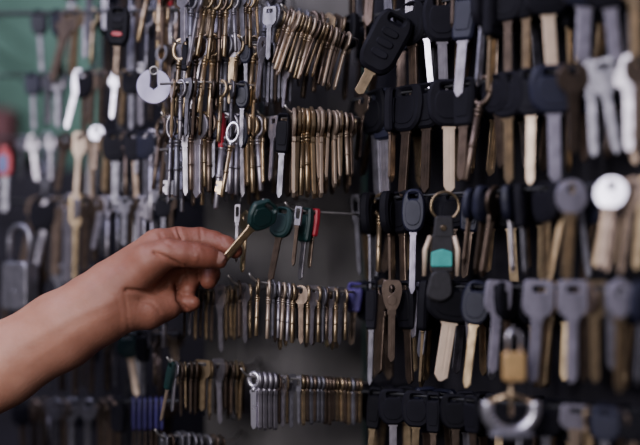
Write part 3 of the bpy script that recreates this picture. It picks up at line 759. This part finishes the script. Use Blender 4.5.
# round silver lock under the brass padlock
Yg = Yr(508) - .045
t = thing('round_lock', P(511, 386, Yg), 'silver round U-shaped lock hanging under the brass padlock', 'lock')
u = 1000 * Yg / F
m = MB(); m.ring(24 * u, 24 * u, 6.5 * u, (0, 0, -22 * u), 30, 12, math.radians(165), math.radians(375))
link('body', m.mesh('u_body', 'polished', .001), t)
m = MB()
m.tube([(0, 0, 6 * u), (0, 0, -30 * u)], 2.2 * u, 10); m.tube([(-24 * u, 0, -17 * u), (0, 0, -8 * u), (24 * u, 0, -17 * u)], 2.4 * u, 10)
link('bar', m.mesh('u_bar', 'brass', .001), t)
m = MB(); m.plate(circ(0, -48 * u, 22 * u, 5 * u, 24), [], 20, 3); link('base_cap', m.mesh('base_cap', 'steel', .001), t)

# white disc with a notch
Yd = Yl(154) - .04
t = thing('metal_disc', P(154, 72, Yd), 'pale round metal disc with a centre notch at upper left', 'disc')
o = [(17 * math.cos(a), -14 + 17 * math.sin(a)) for a in [math.radians(x) for x in range(106, 435, 8)]] + [(3, -2), (3, -9), (3.5, -14), (0, -17), (-3.5, -14), (-3, -9), (-3, -2)]
m = MB(); m.plate([(x * 1.06, z * 1.06) for x, z in o], [], 3, .8); link('plate', m.mesh('disc', 'whitedisc', .001), t)
m = MB(); m.ring(4, 4, .8, (0, 0, 1.5), 20, 8); link('ring', m.mesh('disc_ring', 'wire', .001), t)
# red and blue fob, maroon box
Yq = Yl(5) - .02
t = thing('key_tag', P(5, 146, Yq), 'red-rimmed blue oval key tag at the left edge', 'key tag')
u = 1000 * Yq / F
m = MB(); m.plate(circ(0, -17 * u, 8.5 * u, 14 * u, 28, .8), [circ(0, 1.0 - 2.6 * u - 1, 1.8 * u, n=14)], 6, 1.6); rim = link('rim', m.mesh('rim', 'red', .001), t)
m = MB(); m.plate(circ(-1.5 * u, -18 * u, 5.2 * u, 9.5 * u, 24, .8), [], 7, .8); link('insert', m.mesh('insert', 'bluefob', .001), t)['label'] = 'blue insert'
m = flat_blade(7 * u, -30 * u, -66 * u, 4, 5); link('blade', m.mesh('tagblade', 'steel', .001), t)
b0, b1 = P(-22, 150, 1.24), P(13, 108, 1.24)
t = thing('wall_box', (b0.x, 1.24, b0.z), 'dark red box on the green wall at the left edge', 'box')
W_, H_ = (b1.x - b0.x) * 1000, (b1.z - b0.z) * 1000
m = MB(); m.plate(roundpoly([(0, 0), (W_, 0), (W_, H_), (0, H_)], 3), [], 40, 3); o = link('casing', m.mesh('boxcase', 'maroon', .001), t); o.location.y = .02
m = MB(); m.plate(roundpoly([(4, 4), (W_ - 4, 4), (W_ - 4, H_ - 4), (4, H_ - 4)], 3), [], 4, 1, y0=0); o = link('lid', m.mesh('boxlid', 'maroon', .001), t)
m = MB(); m.box((0, 40, 0), (W_, 185, 8)); link('bracket', m.mesh('boxbracket', 'maroon', .001), t)

# ------------------------------------------------------------------ the hand and forearm (one continuous skin from a distance field)
def cap(p, a, b, ra, rb, ns=1.0):
    a = np.array(a, float); b = np.array(b, float)
    sc = np.array([1, 1, 1 / ns]); ab = (b - a) * sc
    q = (p - a) * sc
    t = np.clip((q @ ab) / max(ab @ ab, 1e-9), 0, 1)
    return np.linalg.norm(q - t[..., None] * ab, axis=-1) - (ra + (rb - ra) * t)
def smin(a, b, k):
    h = np.maximum(k - np.abs(a - b), 0) / k
    return np.minimum(a, b) - h * h * k * .25
def chain(p, pts, k=4, ns=1.0):
    d = None
    for a, b in zip(pts, pts[1:]):
        q = cap(p, a[:3], b[:3], a[3], b[3], ns); d = q if d is None else smin(d, q, k)
    return d
ARM = [(-215, 478, 8, 44), (-120, 432, 6, 46), (-60, 401, 3, 44), (0, 366, 0, 40), (60, 331, 0, 37.5), (98, 308, 0, 35), (114, 297, 0, 32)]
PALM = [([(112, 283, -3, 24), (158, 248, -9, 18.5)], 8), ([(112, 298, -5, 22), (162, 266, -15, 16)], 8), ([(114, 306, -4, 20), (160, 286, -15, 14.5)], 8),
        ([(120, 311, 1, 20), (158, 303, -9, 15.5)], 8), ([(128, 311, 3, 18), (148, 310.5, 0, 18.5), (168, 305.5, -5, 14.5)], 16)]
THUMB = [(118, 290, 6, 21), (148, 263, 13, 19), (168, 253.5, 16, 14), (182, 254, 17, 12.6), (197, 255, 16.5, 12.2), (207, 257, 15, 11), (219, 260.5, 12, 8.6)]
FING = [
    [(158, 248, -9, 17), (178, 241, -13, 14), (200, 240, -15, 12.3), (213, 242, -12, 11), (226, 246, -6, 9.8), (235, 251, -1, 7.8)],
    [(162, 266, -15, 14), (205, 262, -27, 11.5), (210, 274, -20, 10), (208.5, 281, -12, 8.6)],
    [(160, 286, -15, 13), (186, 271, -29, 11), (190, 281, -20, 9.8), (188, 290, -12, 8.4)],
    [(158, 303, -9, 14), (180, 301, -18, 10.5), (188, 303, -10, 9), (193.5, 303, -6, 7.2)],
]
def field(p):
    d = chain(p, ARM, 12, .8)
    for c, k in PALM: d = smin(d, chain(p, c, 4), 9)
    d = smin(d, chain(p, THUMB, 4), 9)
    f = None
    for c in FING:
        q = chain(p, c, 3.5)
        f = q if f is None else smin(f, q, 1.2)
    # fingers blend with the palm but stay apart from the thumb tip
    k = np.clip((200 - p[..., 0]) / 30, 0, 1) * 6 + 1.2
    h = np.maximum(k - np.abs(d - f), 0) / k
    return np.minimum(d, f) - h * h * k * .25
def surface_nets(f, org, h):
    s = f < 0; n = np.array(f.shape)
    cs = [(i, j, k) for i in (0, 1) for j in (0, 1) for k in (0, 1)]
    def cut(a, c): return a[c[0]:n[0] - 1 + c[0], c[1]:n[1] - 1 + c[1], c[2]:n[2] - 1 + c[2]]
    tot = sum(cut(s, c).astype(np.int8) for c in cs)
    act = (tot > 0) & (tot < 8)
    ids = -np.ones(act.shape, int); I = np.argwhere(act); ids[act] = np.arange(len(I))
    acc = np.zeros((len(I), 3)); cnt = np.zeros(len(I))
    for a in cs:
        for ax in range(3):
            if a[ax]: continue
            b = list(a); b[ax] = 1
            fa = f[tuple((I + a).T)]; fb = f[tuple((I + b).T)]
            m = (fa < 0) != (fb < 0)
            t = np.where(m, fa / np.where(m, fa - fb, 1), 0)
            pos = np.array(a, float)[None].repeat(len(I), 0); pos[:, ax] = t
            acc[m] += pos[m]; cnt[m] += 1
    V = (I + acc / cnt[:, None]) * h + org
    faces = []
    for ax in range(3):
        o1, o2 = [(1, 2), (2, 0), (0, 1)][ax]
        sl0 = [slice(None)] * 3; sl1 = [slice(None)] * 3
        sl0[ax] = slice(0, -1); sl1[ax] = slice(1, None)
        sa, sb = s[tuple(sl0)], s[tuple(sl1)]
        E = np.argwhere(sa != sb)
        E = E[(E[:, o1] > 0) & (E[:, o2] > 0) & (E[:, o1] < n[o1] - 1) & (E[:, o2] < n[o2] - 1)]
        flip = sa[tuple(E.T)]
        e1 = np.zeros(3, int); e1[o1] = 1; e2 = np.zeros(3, int); e2[o2] = 1
        q = np.stack([ids[tuple((E - e1 - e2).T)], ids[tuple((E - e2).T)], ids[tuple(E.T)], ids[tuple((E - e1).T)]], 1)
        q[~flip] = q[~flip][:, ::-1]
        faces.append(q)
    return V, np.concatenate(faces)
def hp(u_, v_, n_): return P(u_, v_, .88 - n_ / 1000)
def build_hand():
    h = 1.5
    lo = np.array([-265, 215, -62.0]); hi = np.array([250, 535, 62.0])
    sh = ((hi - lo) / h).astype(int) + 1
    ax = [lo[i] + np.arange(sh[i]) * h for i in range(3)]
    f = np.full(sh, 50.0, np.float32)
    B = 40
    for i0 in range(0, sh[0], B):        # blocks, so that the arrays stay small
        xs = ax[0][i0:i0 + B]
        # the arm slopes: limit rows per block
        g = np.stack(np.meshgrid(xs, ax[1], ax[2], indexing='ij'), -1)
        cx = xs.mean(); yc = np.interp(cx, [-265, 0, 100, 250], [505, 366, 300, 262])
        m = np.abs(ax[1] - yc) < 110
        f[i0:i0 + B][:, m] = field(g[:, m])
    V, Fq = surface_nets(f, lo, h)
    # light smoothing
    E = np.concatenate([Fq[:, [0, 1]], Fq[:, [1, 2]], Fq[:, [2, 3]], Fq[:, [3, 0]]])
    def lap(X):
        a = np.zeros_like(X); c = np.zeros(len(X))
        np.add.at(a, E[:, 0], X[E[:, 1]]); np.add.at(c, E[:, 0], 1)
        np.add.at(a, E[:, 1], X[E[:, 0]]); np.add.at(c, E[:, 1], 1)
        return a / c[:, None]
    for _ in range(2): V = V + .5 * (lap(V) - V)
    # normals
    def normals(V):
        nf = np.cross(V[Fq[:, 2]] - V[Fq[:, 0]], V[Fq[:, 3]] - V[Fq[:, 1]])
        N = np.zeros_like(V)
        for k in range(4): np.add.at(N, Fq[:, k], nf)
        return N / np.maximum(np.linalg.norm(N, axis=1), 1e-9)[:, None]
    N = normals(V)
    c = V.mean(0)
    if ((V - c) * N).sum() < 0: N = -N
    front = np.clip(N[:, 2] * 2.2, 0, 1)
    creases = [([(155, 252), (167, 258), (182, 266.5)], 3.4, 1.6), ([(127, 290), (146, 292), (158, 292), (168, 284)], 3.0, 2.0), ([(124, 290), (127, 308), (129, 330)], .45, 1.8), ([(117, 296), (120, 312), (121, 328)], .3, 2.0),
               ([(177, 226), (179, 232), (182, 239)], 2.6, 1.3), ([(171, 228), (175, 236)], .8, 1.3), ([(200, 228), (201, 238)], .9, 1.3), ([(197, 248), (200, 256), (199, 264)], .5, 1.5), ([(193, 247), (195, 255)], .4, 1.3),
               ([(160, 233), (164, 242), (172, 246)], .8, 2.0), ([(176, 285), (178, 300), (186, 309)], 2.2, 1.8), ([(186, 265), (187, 280)], 1.0, 1.5), ([(140, 300), (152, 303), (160, 312)], .8, 2.0), ([(222, 238), (224, 245)], .6, 1.3)]
    for pl, dep, sg in creases:
        D = np.full(len(V), 1e9)
        for a, b in zip(pl, pl[1:]):
            a = np.array(a); b = np.array(b); ab = b - a
            q = V[:, :2] - a; t = np.clip(q @ ab / (ab @ ab), 0, 1)
            D = np.minimum(D, np.linalg.norm(q - t[:, None] * ab, axis=1))
        V = V - N * (dep * np.exp(-(D / sg) ** 2) * front)[:, None]
    # tendons / veins: faint relief along the inner wrist
    for pl, hgt, sg in [([(20, 345), (70, 318), (116, 300)], .5, 5), ([(30, 362), (80, 330), (120, 310)], .35, 5), ([(60, 312), (95, 288), (120, 272)], .7, 5)]:
        D = np.full(len(V), 1e9)
        for a, b in zip(pl, pl[1:]):
            a = np.array(a); b = np.array(b); ab = b - a
            q = V[:, :2] - a; t = np.clip(q @ ab / (ab @ ab), 0, 1)
            D = np.minimum(D, np.linalg.norm(q - t[:, None] * ab, axis=1))
        V = V + N * (hgt * np.exp(-(D / sg) ** 2) * front)[:, None]
    W = [tuple(hp(*v)) for v in V]
    me = bpy.data.meshes.new('forearm_and_hand')
    me.from_pydata(W, [], [tuple(int(i) for i in q) for q in Fq])
    bm = bmesh.new(); bm.from_mesh(me); bmesh.ops.recalc_face_normals(bm, faces=bm.faces)
    for fc in bm.faces: fc.smooth = True
    bm.to_mesh(me); bm.free()
    me.materials.append(MATS['skin'])
    return me
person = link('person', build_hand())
tag(person, 'bare left forearm and hand reaching in from the left, pinching a green-headed key', 'person')
def nail(cen, axis, nrm, rad, ln, ang, rtap=.8):
    axis = Vector(axis).normalized(); nrm = Vector(nrm); nrm = (nrm - axis * nrm.dot(axis)).normalized(); sd = axis.cross(nrm)
    m = MB(); vs = []; fs = []; A, Bn = 12, 12
    for i in range(A + 1):
        x = -1 + 2 * i / A
        wl = (1 - abs(x) ** 4) ** .5 if x < 0 else (1 - x ** 3.2) ** .5
        wl = max(wl, .02)
        for j in range(Bn + 1):
            th = math.radians(ang) * wl * (-1 + 2 * j / Bn)
            r = rad * (1 - .10 * x * (x > 0)) + .55 - .5 * (abs(-1 + 2 * j / Bn) ** 4) 
            p = Vector(cen) + axis * (ln / 2 * x) + (nrm * math.cos(th) + sd * math.sin(th)) * r
            vs.append(hp(*p))
    for i in range(A):
        for j in range(Bn):
            k = i * (Bn + 1) + j; fs.append((k, k + 1, k + Bn + 2, k + Bn + 1))
    m.add(vs, fs, True); return m
nl = link('fingernail', nail((215.5, 259.5, 13.0), (22, 5.5, -4.5), (.1, -.42, .9), 9.1, 14.5, 52).mesh('thumbnail', 'nail'), person)
nl['label'] = 'thumbnail'
link('fingernail', nail((233, 249.8, -2.5), (9, 5, 5), (.3, -.55, -.78), 8.0, 10, 50).mesh('indexnail', 'nail'), person)

# ------------------------------------------------------------------ light
def area(name, loc, target, size, power, col, sy=None):
    l = bpy.data.lights.new(name, 'AREA'); l.energy = power; l.color = col; l.shape = 'RECTANGLE'; l.size = size; l.size_y = sy or size
    o = bpy.data.objects.new(name, l); C.objects.link(o); o.location = loc
    o.rotation_euler = (Vector(target) - Vector(loc)).to_track_quat('-Z', 'Y').to_euler()
    return o
area('street_daylight', LIGHT, (0, .95, 1.4), 1.1, 17, (.82, .80, 1.0))
area('sky_opening', (-.75, .62, 2.5), (-.3, .9, 1.4), .5, 13, (.74, .73, 1.0), .8)
area('arm_daylight', (-.72, -.22, 1.78), (-.35, .85, 1.30), .5, 9.0, (1.0, .95, .94))
area('highlight_strip', (-.42, -.35, 1.75), (.0, .9, 1.42), .07, 5.0, (1.0, .97, .95), 1.1)  # added narrow lamp, no real source, puts crisp vertical highlights on the keys
w = bpy.data.worlds.new('stall_air'); scn.world = w; w.use_nodes = True
nt = w.node_tree; bg = nt.nodes['Background']
tc = nt.nodes.new('ShaderNodeTexCoord'); sep = nt.nodes.new('ShaderNodeSeparateXYZ'); nt.links.new(tc.outputs['Generated'], sep.inputs[0])
mr = nt.nodes.new('ShaderNodeMapRange'); mr.inputs[1].default_value = -.5; mr.inputs[2].default_value = .8; nt.links.new(sep.outputs['Z'], mr.inputs[0])
cr = nt.nodes.new('ShaderNodeValToRGB')
cr.color_ramp.elements[0].color = (.08, .06, .055, 1); cr.color_ramp.elements[1].color = (.38, .36, .48, 1)
e = cr.color_ramp.elements.new(.45); e.color = (.20, .175, .20, 1)
nt.links.new(mr.outputs[0], cr.inputs[0]); nt.links.new(cr.outputs[0], bg.inputs['Color'])
bg.inputs['Strength'].default_value = .3

# ------------------------------------------------------------------ camera
cam = bpy.data.cameras.new('camera'); co = bpy.data.objects.new('camera', cam); C.objects.link(co)
co.location = (0, 0, ZC); co.rotation_euler = (math.pi / 2, 0, 0)
cam.lens = 50; cam.sensor_width = 36; cam.clip_start = .02
cam.shift_y = (HOR - 222.5) / 640
cam.dof.use_dof = True; cam.dof.focus_distance = .884; cam.dof.aperture_fstop = .74
scn.camera = co
scn.view_settings.view_transform = 'AgX'
scn.view_settings.look = 'AgX - Base Contrast'
scn.view_settings.exposure = -.15
scn.cycles.use_denoising = True
